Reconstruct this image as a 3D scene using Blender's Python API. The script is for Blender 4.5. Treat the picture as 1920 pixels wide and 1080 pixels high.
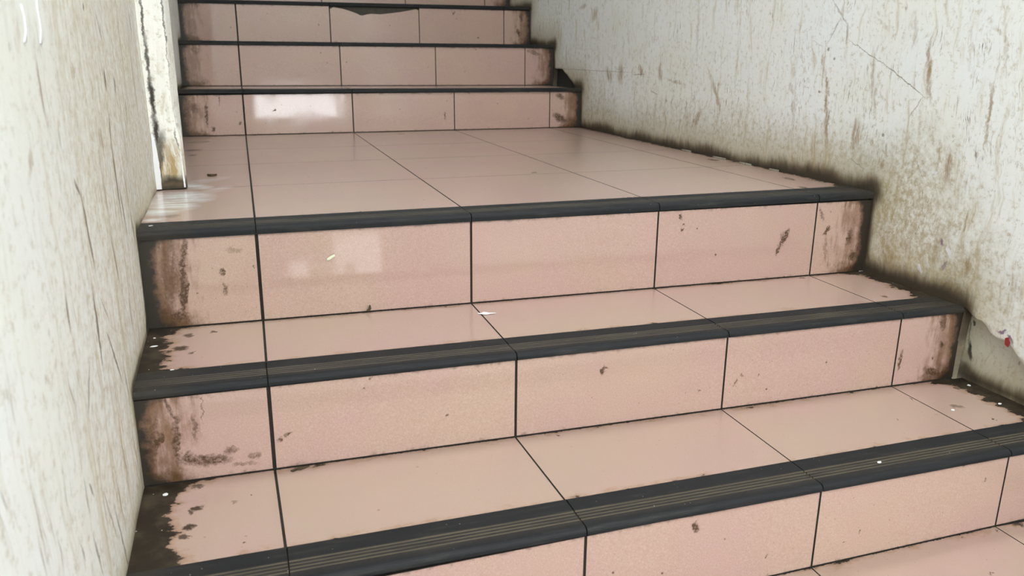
import bpy, bmesh, math, random
from mathutils import Vector, Matrix, noise as mnoise

random.seed(7)
for o in list(bpy.data.objects):
    bpy.data.objects.remove(o)
scene = bpy.context.scene
COL = scene.collection

# ------------------------------------------------------------------ camera
F_PX = 1522.48
CAM = Vector((-0.01216, -1.2103, 0.64095))
YAW, PITCH, ROLL = -0.31904, -0.28248, 0.00931
fw = Vector((-math.sin(YAW) * math.cos(PITCH), math.cos(YAW) * math.cos(PITCH), math.sin(PITCH)))
rt = Vector((math.cos(YAW), math.sin(YAW), 0))
up = rt.cross(fw)
rt2 = rt * math.cos(ROLL) + up * math.sin(ROLL)
up2 = -rt * math.sin(ROLL) + up * math.cos(ROLL)
cd = bpy.data.cameras.new('camera')
cam = bpy.data.objects.new('camera', cd)
COL.objects.link(cam)
m = Matrix((rt2, up2, -fw)).transposed().to_4x4()
m.translation = CAM
cam.matrix_world = m
scene.cycles.max_bounces = 5
scene.cycles.diffuse_bounces = 3
scene.cycles.glossy_bounces = 2
cd.sensor_width = 36.0
cd.lens = F_PX / 1920 * 36
cd.clip_start = 0.02
cd.dof.use_dof = True
cd.dof.focus_distance = 1.65
cd.dof.aperture_fstop = 8.0
scene.camera = cam

# ------------------------------------------------------------------ world and light
w = bpy.data.worlds.new('sky')
scene.world = w
w.use_nodes = True
bg = w.node_tree.nodes['Background']
bg.inputs['Color'].default_value = (0.93, 0.97, 1.0, 1)
bg.inputs['Strength'].default_value = 14.2


def portal(name, loc, sx, sy, direction):
    """A sampling portal in an opening that lets the sky in (gives no light of its own)."""
    l = bpy.data.lights.new(name, 'AREA')
    l.shape = 'RECTANGLE'
    l.size, l.size_y = sx, sy
    l.cycles.is_portal = True
    o = bpy.data.objects.new(name, l)
    o.location = loc
    o.rotation_euler = Vector(direction).to_track_quat('-Z', 'Y').to_euler()
    COL.objects.link(o)


WIN = (0.13, 1.14, 0.235, 0.53)          # window in the rear wall: x0 x1 z0 z1
LOW = (0.20, 0.86, -0.93, -0.62)         # low opening in the rear wall
REAR_Y = -4.0
ADDED_GAP = (-3.9, -1.95)                     # unseen ceiling opening added for light over the lower landing: y0 y1
ADDED_GAP2 = (0.10, 0.48)                     # narrow second opening, unseen, added to brighten the upper landing
CEIL_Z = 2.5
portal('narrow_added_gap_portal', (0.57, (ADDED_GAP2[0] + ADDED_GAP2[1]) / 2, CEIL_Z + 0.1), 1.6, ADDED_GAP2[1] - ADDED_GAP2[0], (0, 0, -1))
portal('added_gap_portal', (0.57, (ADDED_GAP[0] + ADDED_GAP[1]) / 2, CEIL_Z + 0.1), 1.6, ADDED_GAP[1] - ADDED_GAP[0], (0, 0, -1))

vs = scene.view_settings
vs.view_transform = 'Standard'
vs.look = 'None'
vs.exposure = 0.0
vs.gamma = 1.0
vs.use_curve_mapping = False

# ------------------------------------------------------------------ shader expression helper


class S:
    """A node socket with arithmetic."""
    def __init__(self, g, s): self.g, self.s = g, s
    def __add__(a, b): return a.g.m('ADD', a, b)
    def __radd__(a, b): return a.g.m('ADD', b, a)
    def __sub__(a, b): return a.g.m('SUBTRACT', a, b)
    def __rsub__(a, b): return a.g.m('SUBTRACT', b, a)
    def __mul__(a, b): return a.g.m('MULTIPLY', a, b)
    def __rmul__(a, b): return a.g.m('MULTIPLY', b, a)
    def __truediv__(a, b): return a.g.m('DIVIDE', a, b)


class G:
    def __init__(self, name):
        self.mat = bpy.data.materials.new(name)
        self.mat.use_nodes = True
        self.nt = self.mat.node_tree
        self.bsdf = self.nt.nodes['Principled BSDF']
        self.pos = S(self, self.node('ShaderNodeNewGeometry').outputs['Position'])

    def node(self, t, **kw):
        n = self.nt.nodes.new(t)
        for k, v in kw.items():
            setattr(n, k, v)
        return n

    def put(self, inp, v):
        if isinstance(v, S):
            self.nt.links.new(v.s, inp)
        elif isinstance(v, (tuple, list)) and len(v) == 3 and inp.type == 'RGBA':
            inp.default_value = (*v, 1)
        else:
            inp.default_value = v

    def m(self, op, a, b=None, clamp=False):
        n = self.node('ShaderNodeMath', operation=op, use_clamp=clamp)
        self.put(n.inputs[0], a)
        if b is not None:
            self.put(n.inputs[1], b)
        return S(self, n.outputs[0])

    def mx(self, a, b): return self.m('MAXIMUM', a, b)
    def mn(self, a, b): return self.m('MINIMUM', a, b)
    def clamp(self, a): return self.m('ADD', a, 0.0, True)

    def vm(self, op, a, b=None):
        n = self.node('ShaderNodeVectorMath', operation=op)
        self.put(n.inputs[0], a)
        if b is not None:
            self.put(n.inputs[1], b)
        return S(self, n.outputs['Value' if op in ('LENGTH', 'DOT_PRODUCT', 'DISTANCE') else 'Vector'])

    def xyz(self, v):
        n = self.node('ShaderNodeSeparateXYZ')
        self.put(n.inputs[0], v)
        return [S(self, o) for o in n.outputs]

    def comb(self, x=0.0, y=0.0, z=0.0):
        n = self.node('ShaderNodeCombineXYZ')
        for i, v in zip(n.inputs, (x, y, z)):
            self.put(i, v)
        return S(self, n.outputs[0])

    def ss(self, v, a, b, c=0.0, d=1.0):
        """smoothstep of v from a..b to c..d"""
        n = self.node('ShaderNodeMapRange', interpolation_type='SMOOTHSTEP')
        for i, x in zip(range(5), (v, a, b, c, d)):
            self.put(n.inputs[i], x)
        return S(self, n.outputs[0])

    def noise(self, scale, detail=3.0, rough=0.55, vec=None, dist=0.0, color=False):
        n = self.node('ShaderNodeTexNoise')
        self.put(n.inputs['Vector'], vec or self.pos)
        for k, v in (('Scale', scale), ('Detail', detail), ('Roughness', rough), ('Distortion', dist)):
            self.put(n.inputs[k], v)
        return S(self, n.outputs['Color' if color else 'Fac'])

    def vor(self, scale, vec=None, out='Distance', rnd=1.0):
        n = self.node('ShaderNodeTexVoronoi')
        self.put(n.inputs['Vector'], vec or self.pos)
        self.put(n.inputs['Scale'], scale)
        self.put(n.inputs['Randomness'], rnd)
        return S(self, n.outputs[out])

    def stretch(self, sx, sy, sz, off=(0, 0, 0)):
        v = self.vm('MULTIPLY', self.pos, (sx, sy, sz))
        return self.vm('ADD', v, off)

    def attr(self, name, out='Fac'):
        n = self.node('ShaderNodeAttribute', attribute_name=name)
        return S(self, n.outputs[out])

    def mix(self, f, a, b, blend='MIX'):
        n = self.node('ShaderNodeMix', data_type='RGBA', blend_type=blend)
        self.put(n.inputs['Factor'], f)
        self.put(n.inputs['A'], a)
        self.put(n.inputs['B'], b)
        # named RGBA sockets
        ins = [i for i in n.inputs if i.type == 'RGBA']
        self.put(ins[0], a)
        self.put(ins[1], b)
        return S(self, [o for o in n.outputs if o.type == 'RGBA'][0])

    def specks(self, scale, radius, keep, vec=None):
        """sparse round specks: radius in cell units, keep = share of cells with a speck"""
        n = self.node('ShaderNodeTexVoronoi')
        self.put(n.inputs['Vector'], vec or self.pos)
        self.put(n.inputs['Scale'], scale)
        d = S(self, n.outputs['Distance'])
        c = self.xyz(S(self, n.outputs['Color']))
        r = c[1] * radius
        return self.ss(d - r, 0.04, -0.04) * self.m('LESS_THAN', c[0], keep)

    def blob(self, p, loc, half, ang=0.0, soft=0.35, st=1.0):
        """soft-edged ellipse mask at loc in the plane vector p (whose third component is 1)"""
        c, s = math.cos(ang), math.sin(ang)
        u = self.vm('DOT_PRODUCT', p, (c / half[0], s / half[0], -(c * loc[0] + s * loc[1]) / half[0]))
        v = self.vm('DOT_PRODUCT', p, (-s / half[1], c / half[1], (s * loc[0] - c * loc[1]) / half[1]))
        n = self.node('ShaderNodeMath', operation='MULTIPLY_ADD')
        self.put(n.inputs[0], v)
        self.put(n.inputs[1], v)
        self.put(n.inputs[2], u * u)
        r = self.node('ShaderNodeMapRange')
        for i, x in zip(range(5), (S(self, n.outputs[0]), (1 + soft) ** 2, (1 - soft) ** 2, 0.0, st)):
            self.put(r.inputs[i], x)
        return S(self, r.outputs[0])

    def out(self, color, rough=0.5, spec=0.5, height=None, strength=0.3, dist=0.002):
        b = self.bsdf.inputs
        self.put(b['Base Color'], color)
        self.put(b['Roughness'], rough)
        self.put(b['Specular IOR Level'], spec)
        if height is not None:
            n = self.node('ShaderNodeBump')
            n.inputs['Strength'].default_value = strength
            n.inputs['Distance'].default_value = dist
            self.put(n.inputs['Height'], height)
            self.nt.links.new(n.outputs[0], b['Normal'])
        return self.mat


GRIME = (0.022, 0.016, 0.010)
BROWN = (0.14, 0.070, 0.030)


def tile_base(g, grain_amt=1.0):
    """pink speckled ceramic; returns colour"""
    info = g.node('ShaderNodeObjectInfo')
    rnd = S(g, info.outputs['Random'])
    col = g.mix(g.ss(g.noise(5.0, 3), 0.35, 0.68), (0.475, 0.318, 0.274), (0.480, 0.340, 0.268))
    col = g.mix(rnd * 0.25, col, (0.43, 0.288, 0.256))
    grain = g.noise(430.0, 2, 0.75)
    col = g.mix(g.ss(grain, 0.50, 0.70, 0.0, 0.36 * grain_amt), col, (0.36, 0.21, 0.16))
    col = g.mix(g.ss(grain, 0.47, 0.30, 0.0, 0.40 * grain_amt), col, (0.60, 0.45, 0.41))
    col = g.mix(g.specks(160.0, 0.16, 0.10) * 0.75, col, (0.17, 0.09, 0.06))
    col = g.mix(g.specks(38.0, 0.085, 0.22) * 0.9, col, (0.07, 0.045, 0.03))
    return col


def edge_sdf(g, r):
    """rounded-rectangle distance outside the clean middle of a tile row, metres"""
    e = g.xyz(g.attr('ed', 'Vector'))     # left margin, right margin
    f = g.xyz(g.attr('ef', 'Vector'))     # bottom / back margin, top / front margin
    qx = g.mx(g.mx(r - e[0], r - e[1]), 0.0)
    qy = g.mx(g.mx(r - f[0], r - f[1]), 0.0)
    return g.vm('LENGTH', g.comb(qx, qy, 0.0)) - r, e, f


# ---- riser tiles -----------------------------------------------------------
def make_riser_mat(stains):
    g = G('pink_riser_tile')
    col = tile_base(g)
    x, y, z = g.xyz(g.pos)
    warp = g.noise(90.0, 4, 0.65, color=True)
    p2 = g.comb(x, z, 1.0)
    pw = g.vm('ADD', p2, g.vm('MULTIPLY', g.vm('SUBTRACT', warp, (0.5, 0.5, 0.5)), (0.022, 0.022, 0.0)))
    # brown smears near the two walls, drawn out vertically
    sdf, e, f = edge_sdf(g, 0.035)
    streak = g.noise(1.0, 4, 0.6, vec=g.stretch(85, 85, 14))
    blotch = g.noise(22.0, 5, 0.7)
    dl = g.mn(e[0], e[1])
    smear = g.ss(dl + (streak - 0.5) * 0.16 + (blotch - 0.5) * 0.12, 0.075, -0.012)
    col = g.mix(smear * 0.85, col, (0.150, 0.072, 0.030))
    low = g.ss(f[0] + (blotch - 0.5) * 0.09 + dl * 0.42, 0.050, 0.012) * g.ss(dl, 0.16, 0.05)
    col = g.mix(low * 0.9, col, (0.10, 0.050, 0.020))
    tops = g.ss(f[1] + (streak - 0.5) * 0.10 + dl * 0.35, 0.030, 0.0) * g.ss(dl, 0.14, 0.04)
    col = g.mix(tops * 0.6, col, BROWN)
    # hand-placed stains: (x, z, half-length x, half-length z, angle, strength)
    stain = None
    for (bx, bz, hx, hz, an, st) in stains:
        b = g.blob(pw, (bx, bz), (hx, hz), an, st=st)
        stain = b if stain is None else g.mx(stain, b)
    mott = g.ss(g.noise(240.0, 3, 0.7), 0.30, 0.62, 0.35, 1.0)
    col = g.mix(g.clamp(stain * mott * 1.35), col, (0.075, 0.036, 0.015))
    # black grime in the corners and packed along the bottom joint
    n1 = g.noise(55.0, 5, 0.7)
    black = g.ss(sdf + (n1 - 0.5) * 0.040, -0.006, 0.013)
    col = g.mix(black, col, GRIME)
    lip = g.ss(f[0] + (g.noise(150.0, 4, 0.75) - 0.5) * 0.012, 0.0022, 0.0004)
    lip2 = g.ss(f[1] + (g.noise(130.0, 4, 0.75) - 0.5) * 0.012, 0.0008, -0.0006)
    col = g.mix(g.mx(lip, lip2 * 0.8), col, (0.03, 0.022, 0.017))
    dirty = g.clamp(g.mx(smear * 0.6, g.mx(black, stain)))
    rough = 0.045 + g.ss(g.noise(9.0, 3), 0.45, 0.75) * 0.07 + dirty * 0.5
    return g.out(col, rough, 0.5, height=g.noise(3.0, 1), strength=0.015, dist=0.004)


# ---- tread and landing tiles ------------------------------------------------
def make_tread_mat(stains, spills):
    g = G('pink_tread_tile')
    col = g.mix(0.26, tile_base(g, 0.45), (0.25, 0.17, 0.15))
    x, y, z = g.xyz(g.pos)
    col = g.mix(g.ss(g.noise(3.2, 4, 0.6), 0.42, 0.70, 0.10, 0.70), col, (0.395, 0.300, 0.232))
    warp = g.noise(70.0, 4, 0.65, color=True)
    p2 = g.comb(x, y, 1.0)
    pw = g.vm('ADD', p2, g.vm('MULTIPLY', g.vm('SUBTRACT', warp, (0.5, 0.5, 0.5)), (0.030, 0.030, 0.0)))
    sdf, e, f = edge_sdf(g, 0.055)
    n1 = g.noise(1.0, 5, 0.68, vec=g.stretch(24, 40, 30))
    edge = sdf + (n1 - 0.5) * 0.085 * g.ss(sdf, -0.050, -0.025)
    halo = g.ss(edge, -0.014, 0.006)
    col = g.mix(halo * 0.55, col, (0.30, 0.17, 0.085))
    stain = None
    for (bx, by, hx, hy, an, st) in stains:
        b = g.blob(pw, (bx, by), (hx, hy), an, st=st)
        stain = b if stain is None else g.mx(stain, b)
    col = g.mix(g.clamp(stain), col, (0.055, 0.036, 0.022))
    # scuffed whitewash spilt round the foot of the pilaster
    white = None
    for (bx, by, hx, hy, an, st) in spills:
        b = g.blob(p2, (bx, by), (hx, hy), an, 0.75, st)
        white = b if white is None else g.mx(white, b)
    if white is not None:
        wn = g.ss(g.noise(1.0, 4, 0.65, vec=g.stretch(14, 60, 40)), 0.36, 0.60)
        col = g.mix(g.clamp(white * (0.35 + wn * 0.65)), col, (0.70, 0.70, 0.69))
    grime_c = g.mix(g.ss(g.noise(26.0, 4, 0.6), 0.4, 0.7), GRIME, (0.052, 0.038, 0.024))
    black = g.ss(edge, 0.0005, 0.0075)
    col = g.mix(black, col, grime_c)
    lip = g.ss(f[0] + (g.noise(150.0, 4, 0.75) - 0.5) * 0.010, 0.0016, 0.0002)
    col = g.mix(lip, col, (0.03, 0.022, 0.017))
    col = g.mix(black * g.specks(150.0, 0.16, 0.05), col, (0.55, 0.53, 0.48))
    rough = 0.22 + black * 0.45
    return g.out(col, rough, 0.5 - black * 0.3, height=g.noise(3.0, 1), strength=0.015, dist=0.004)


# ---- black nosing -------------------------------------------------------------
def make_nosing_mat():
    g = G('black_ribbed_nosing')
    groove = g.attr('groove')
    e = g.xyz(g.attr('ed', 'Vector'))
    dl = g.mn(e[0], e[1])
    col = g.mix(g.noise(30.0, 4), (0.009, 0.010, 0.012), (0.016, 0.017, 0.018))
    wear = g.noise(1.0, 4, 0.6, vec=g.stretch(9, 90, 90))
    col = g.mix(g.ss(wear, 0.52, 0.74, 0.0, 0.5), col, (0.045, 0.042, 0.037))
    col = g.mix(groove * g.ss(wear, 0.25, 0.60, 0.45, 1.0), col, (0.115, 0.092, 0.062))
    dust = g.ss(dl + (g.noise(24.0, 4, 0.7) - 0.5) * 0.12, 0.10, -0.01)
    col = g.mix(dust * 0.72, col, (0.034, 0.028, 0.021))
    col = g.mix(g.specks(220.0, 0.15, 0.035), col, (0.5, 0.48, 0.43))
    return g.out(col, 0.62, 0.22, height=g.noise(120.0, 3), strength=0.15, dist=0.001)


# ---- plaster -------------------------------------------------------------------
def make_wall_mat(name, tint, grime_h, lists=(), run=1.0, dark=1.0, tilt=0.0, axis=1, vlen=1.0, spots=1.0):
    g = G(name)
    c3 = g.xyz(g.pos)
    y, z = c3[axis], c3[2]
    hd = g.attr('hd')                      # distance to the stair profile, metres
    wob = g.noise(9.0, 2, 0.5)
    yt = y + z * tilt + wob * 0.05         # runs lean and wander a little

    def sv(a, b, o=0.0):
        return g.comb(yt * a, o, z * b)
    low = g.noise(3.0, 3, 0.6)
    col = g.mix(g.ss(low, 0.35, 0.68), tint, (tint[0] * 0.98, tint[1] * 0.965, tint[2] * 0.91))
    fine = g.noise(75.0, 4, 0.75)
    near = g.ss(hd, 0.85, 0.03, 0.30, 1.0)
    col = g.mix(g.clamp(g.ss(fine, 0.52, 0.70) * (near + 0.2) * 0.50), col, (0.42, 0.34, 0.21))
    # yellowish runs, brown drips, thin dark scratches
    r1 = g.noise(1.0, 4, 0.65, vec=sv(46, 6.0 / vlen, 3.1))
    col = g.mix(g.clamp(g.ss(r1, 0.53, 0.76) * near * run * 0.60), col, (0.45, 0.34, 0.155))
    gate = g.ss(g.noise(1.0, 2, 0.5, vec=sv(11, 7.0, 5.0)), 0.46, 0.66)
    r2 = g.noise(1.0, 4, 0.72, vec=sv(125, 17.0 / vlen, 9.7))
    col = g.mix(g.clamp(g.ss(r2, 0.57, 0.70) * (gate * 0.8 + 0.2) * near * dark * 0.75), col, (0.23, 0.15, 0.07))
    r3 = g.noise(1.0, 2, 0.6, vec=sv(330, 34.0 / vlen, 21.0))
    col = g.mix(g.clamp(g.ss(r3, 0.62, 0.70) * gate * near * dark * 0.9), col, (0.09, 0.062, 0.035))
    # fly specks and short dashes
    dv = g.comb(yt * 60, wob * 9.0, z * 34)
    col = g.mix(g.specks(1.0, 0.22, 0.13, vec=dv) * g.ss(low, 0.44, 0.62) * g.ss(hd, 0.9, 0.1, 0.35, 1.0) * 0.8 * spots, col, (0.11, 0.075, 0.045))
    # grime rubbed on along the steps: olive haze, brown band, black foot
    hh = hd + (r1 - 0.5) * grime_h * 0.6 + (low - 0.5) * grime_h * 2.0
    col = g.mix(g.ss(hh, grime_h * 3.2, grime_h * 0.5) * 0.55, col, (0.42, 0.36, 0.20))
    p2 = g.comb(y, z, 1.0)
    tex2 = g.clamp(g.ss(fine, 0.34, 0.62, 0.2, 0.9) + g.ss(r1, 0.4, 0.7, 0.0, 0.35))
    tex = g.ss(r2, 0.36, 0.60, 0.25, 1.15)
    warp = g.vm('SUBTRACT', g.noise(55.0, 3, 0.65, color=True), (0.5, 0.5, 0.5))
    for lst, c, amp, soft in lists:
        mk = None
        if not lst:
            continue
        vec = g.vm('ADD', p2, g.vm('MULTIPLY', warp, (amp, amp, 0.0)))
        for (by, bz, hy, hz, an, st) in lst:
            b = g.blob(vec, (by, bz), (hy, hz), an, soft, st)
            mk = b if mk is None else g.mx(mk, b)
        col = g.mix(g.clamp(mk * (tex2 if soft > 0.8 else tex)) if soft > 0.5 else mk, col, c)
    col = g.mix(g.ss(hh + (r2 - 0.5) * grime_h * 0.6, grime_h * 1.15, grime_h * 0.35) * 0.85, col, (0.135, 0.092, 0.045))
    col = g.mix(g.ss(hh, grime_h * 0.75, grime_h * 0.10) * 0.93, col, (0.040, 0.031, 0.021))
    bump = g.noise(70.0, 3, 0.75)
    return g.out(col, 0.60, 0.35, height=bump, strength=0.35, dist=0.003)


def plain(name, c, rough=0.7, c2=None, scale=20.0):
    g = G(name)
    col = g.mix(g.noise(scale, 4, 0.6), c, c2 or tuple(v * 0.7 for v in c))
    return g.out(col, rough, 0.4, height=g.noise(scale * 4, 3), strength=0.2)


# stains measured on the steps and walls: centre, half-length, half-width (m), angle, strength
RISER_STAINS = [
    (1.1232, 0.247, 0.0216, 0.0059, -2.07, 0.95), (1.1087, 0.2209, 0.0123, 0.0029, -1.74, 0.9), (1.1233, 0.2519, 0.0089, 0.0088, -2.24, 0.6), (0.8579, 0.3096, 0.006, 0.0023, -0.93, 0.9),
    (0.8681, 0.294, 0.0028, 0.0026, -2.24, 0.9), (0.8633, 0.2816, 0.0028, 0.0024, -1.02, 0.9), (1.2358, 0.2569, 0.0104, 0.0053, -2.10, 0.9), (1.2382, 0.2129, 0.0286, 0.0044, -1.48, 0.35),
    (1.217, 0.2979, 0.016, 0.0027, -1.21, 0.6), (1.3018, 0.2392, 0.0146, 0.0062, -1.78, 0.75), (1.3154, 0.1938, 0.0084, 0.0111, -0.63, 0.8), (-0.1318, 0.254, 0.071, 0.0044, -1.70, 0.8),
    (-0.1537, 0.2508, 0.0708, 0.0139, -1.70, 0.45), (-0.1316, 0.2151, 0.0326, 0.0035, -1.80, 0.95), (-0.121, 0.3065, 0.0111, 0.0035, -1.59, 0.7), (-0.1446, 0.1819, 0.0142, 0.008, -0.09, 0.8),
    (-0.0637, 0.256, 0.006, 0.0027, -1.58, 0.8), (-0.0637, 0.2241, 0.0091, 0.0036, -1.51, 0.65), (-0.1095, 0.2219, 0.0013, 0.0028, -0.93, 0.8), (-0.0409, 0.2949, 0.0136, 0.0039, -0.07, 0.3),
    (-0.0091, 0.2615, 0.002, 0.0024, -0.90, 0.8), (0.5575, 0.1066, 0.0077, 0.0043, -1.93, 0.95), (0.5644, 0.1113, 0.0024, 0.0019, -0.54, 0.8), (-0.1463, 0.1268, 0.0214, 0.003, -1.25, 0.7),
    (-0.1414, 0.0722, 0.0361, 0.0052, -1.63, 0.75), (-0.1654, 0.0783, 0.0101, 0.0041, -1.89, 1), (-0.1144, 0.0919, 0.0198, 0.0037, -1.61, 0.55), (-0.101, 0.1229, 0.0216, 0.0009, -1.68, 0.7),
    (-0.1736, 0.0805, 0.039, 0.0059, -1.72, 0.55), (-0.1026, 0.0352, 0.0326, 0.0081, -0.10, 0.75), (-0.0671, 0.046, 0.0102, 0.0054, 0.21, 0.6), (-0.0319, 0.0323, 0.0068, 0.0055, -0.15, 0.6),
    (-0.127, 0.0426, 0.0099, 0.0068, -1.27, 0.8), (-0.0475, 0.02, 0.0158, 0.0027, -0.10, 0.4), (0.153, 0.1408, 0.0042, 0.0018, 0.59, 0.8), (0.1404, 0.1235, 0.0014, 0.0017, -1.61, 0.9),
    (0.0061, 0.0541, 0.0033, 0.0037, 0.13, 0.8), (0.0187, 0.0606, 0.0052, 0.0027, 0.62, 0.9), (0.2765, 0.059, 0.0014, 0.0018, -0.88, 0.8), (1.2115, 0.0513, 0.0206, 0.0035, -1.69, 0.8),
    (1.3049, 0.1256, 0.0148, 0.008, -1.38, 0.7), (1.3112, 0.0762, 0.0063, 0.0046, -1.27, 0.95), (1.2946, 0.0484, 0.0042, 0.0029, -0.88, 0.8), (1.3009, 0.016, 0.0224, 0.0065, -0.52, 0.8),
    (0.7544, 0.0444, 0.0026, 0.002, -0.78, 0.8), (0.8304, 0.0516, 0.0077, 0.0019, -1.94, 0.8), (0.8431, 0.0635, 0.0042, 0.0015, -0.51, 0.6), (0.8796, 0.0591, 0.0014, 0.002, -0.51, 0.9),
    (0.5823, -0.0342, 0.008, 0.0047, -1.66, 0.95), (0.5828, -0.0234, 0.0015, 0.0024, -0.83, 0.7), (0.7157, -0.1122, 0.0019, 0.003, 0.04, 0.9), (1.0941, -0.0147, 0.0025, 0.0042, -1.59, 1),
    (1.1445, -0.0505, 0.0041, 0.003, -1.49, 0.7), (0.8611, -0.1153, 0.0014, 0.0017, -0.56, 0.8), (0.8924, -0.1041, 0.0017, 0.0019, -0.19, 0.7), (-0.1281, 0.4128, 0.0389, 0.0046, -1.59, 0.85),
    (-0.108, 0.362, 0.0078, 0.0065, -1.42, 0.95), (-0.1667, 0.4361, 0.0165, 0.0129, -1.33, 0.6), (-0.2002, 0.4052, 0.0572, 0.0142, -1.73, 0.6), (-0.0806, 0.4663, 0.017, 0.0027, -1.66, 0.7),
    (-0.0156, 0.3825, 0.0051, 0.0038, -1.28, 0.9), (0.7585, 0.3973, 0.0145, 0.0026, -1.51, 0.9), (1.2473, 0.3805, 0.0281, 0.0131, -0.54, 0.9), (1.2484, 0.4678, 0.0168, 0.0086, -0.40, 0.8),
    (0.0757, 0.3809, 0.0013, 0.003, -0.84, 0.9), (0.1084, 0.4261, 0.0026, 0.0049, -0.84, 1), (1.4308, 0.0109, 0.0019, 0.0025, -0.76, 0.1), (1.3449, 0.589, 0.0291, 0.0047, -2.86, 0.6),
    (-0.1595, 0.6381, 0.0135, 0.0104, -0.62, 0.5), (0.9266, 0.5584, 0.0016, 0.0028, -0.75, 0.9), (1.2402, 0.6409, 0.0263, 0.0068, -0.30, 0.6), (0.3482, 0.7498, 0.0025, 0.0035, -0.45, 0.9),
    (0.9605, 0.8112, 0.0075, 0.003, -1.93, 0.8), (1.0751, 0.7034, 0.0028, 0.0037, -0.42, 0.8), (1.274, 0.7303, 0.0171, 0.0053, -1.16, 0.9), (1.2892, 0.8005, 0.018, 0.0067, -1.48, 0.8),
    (-0.1455, 0.8165, 0.0028, 0.009, -0.83, 0.6),
]
TREAD_STAINS = [
    (-0.1149, -0.0824, 0.0072, 0.0062, -0.60, 1), (-0.1238, -0.0922, 0.0057, 0.005, 0.53, 0.9), (-0.1255, -0.13, 0.0073, 0.0065, -0.67, 1), (-0.1298, -0.1543, 0.005, 0.0056, -0.56, 0.9),
    (-0.0664, -0.0816, 0.0039, 0.0041, -0.30, 0.45), (-0.0544, -0.1923, 0.0032, 0.0025, -0.30, 0.95), (-0.0514, -0.1742, 0.0014, 0.0015, -0.76, 0.9), (-0.1181, -0.0171, 0.0068, 0.0051, 0.05, 0.8),
    (-0.0453, -0.064, 0.0013, 0.0016, -0.94, 0.9), (0.0299, 0, 0.0103, 0.0044, -0.13, 0.95), (1.2473, -0.1162, 0.0113, 0.0085, -0.74, 0.55), (1.2691, -0.181, 0.0026, 0.0067, -0.76, 0.9),
    (1.322, -0.0471, 0.0082, 0.0053, -1.75, 0.7), (1.177, -0.1384, 0.0012, 0.0032, -1.54, 0.9), (1.1908, -0.065, 0.0011, 0.0051, -0.30, 0.9), (1.093, -0.1306, 0.001, 0.0034, -0.30, 0.9),
    (0.4699, -0.0148, 0.0026, 0.0024, 0.10, 0.9), (0.2088, -0.1619, 0.0988, 0.0103, 0.44, 0), (-0.1391, 0.1804, 0.013, 0.011, -0.39, 1), (-0.1193, 0.1522, 0.0061, 0.0034, 0.66, 0.7),
    (-0.0893, 0.2528, 0.0045, 0.0044, -0.62, 0.95), (-0.1302, 0.2459, 0.0066, 0.0089, 0.15, 0.8), (1.2478, 0.1013, 0.0044, 0.0055, -1.36, 0.8), (1.1757, 0.2766, 0.0064, 0.0054, -1.09, 0.9),
    (1.2377, -0.2945, 0.0086, 0.0053, -0.00, 1), (1.1838, -0.2968, 0.0016, 0.0039, -0.84, 0.9), (1.0665, -0.3879, 0.0011, 0.0033, -0.97, 0.9), (-0.1543, 1.781, 0.0259, 0.0366, -0.57, 0.5),
    (-0.1608, 1.5393, 0.0236, 0.025, -0.55, 0.6), (-0.1563, 1.4033, 0.0101, 0.0157, -0.24, 0.6), (1.303, 0.8893, 0.0194, 0.0116, -1.49, 0.7), (1.234, 0.3829, 0.012, 0.0077, -1.59, 0.8),
    (1.2863, 0.5067, 0.0227, 0.0083, -1.61, 0.6), (0.7049, 0.7832, 0.0082, 0.0084, -0.89, 0.6), (0.5638, 1.8867, 0.0122, 0.0125, -1.24, 0.9), (-0.1574, 0.4367, 0.0167, 0.0239, 0.64, 0.4),
]
WHITE_SPILLS = [
    (-0.1634, 0.5617, 0.0305, 0.0529, 0.50, 1), (-0.1448, 0.6388, 0.0429, 0.0554, 0.22, 1), (-0.1238, 0.7895, 0.0197, 0.0338, 0.65, 1), (-0.1746, 0.4779, 0.0252, 0.0271, 0.79, 0.8),
    (-0.0823, 0.7168, 0.0453, 0.0159, 1.07, 0.35), (-0.1037, 0.8736, 0.0525, 0.0186, 0.84, 0.35), (-0.1829, 0.401, 0.0112, 0.01, 0.46, 0.8),
]
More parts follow.
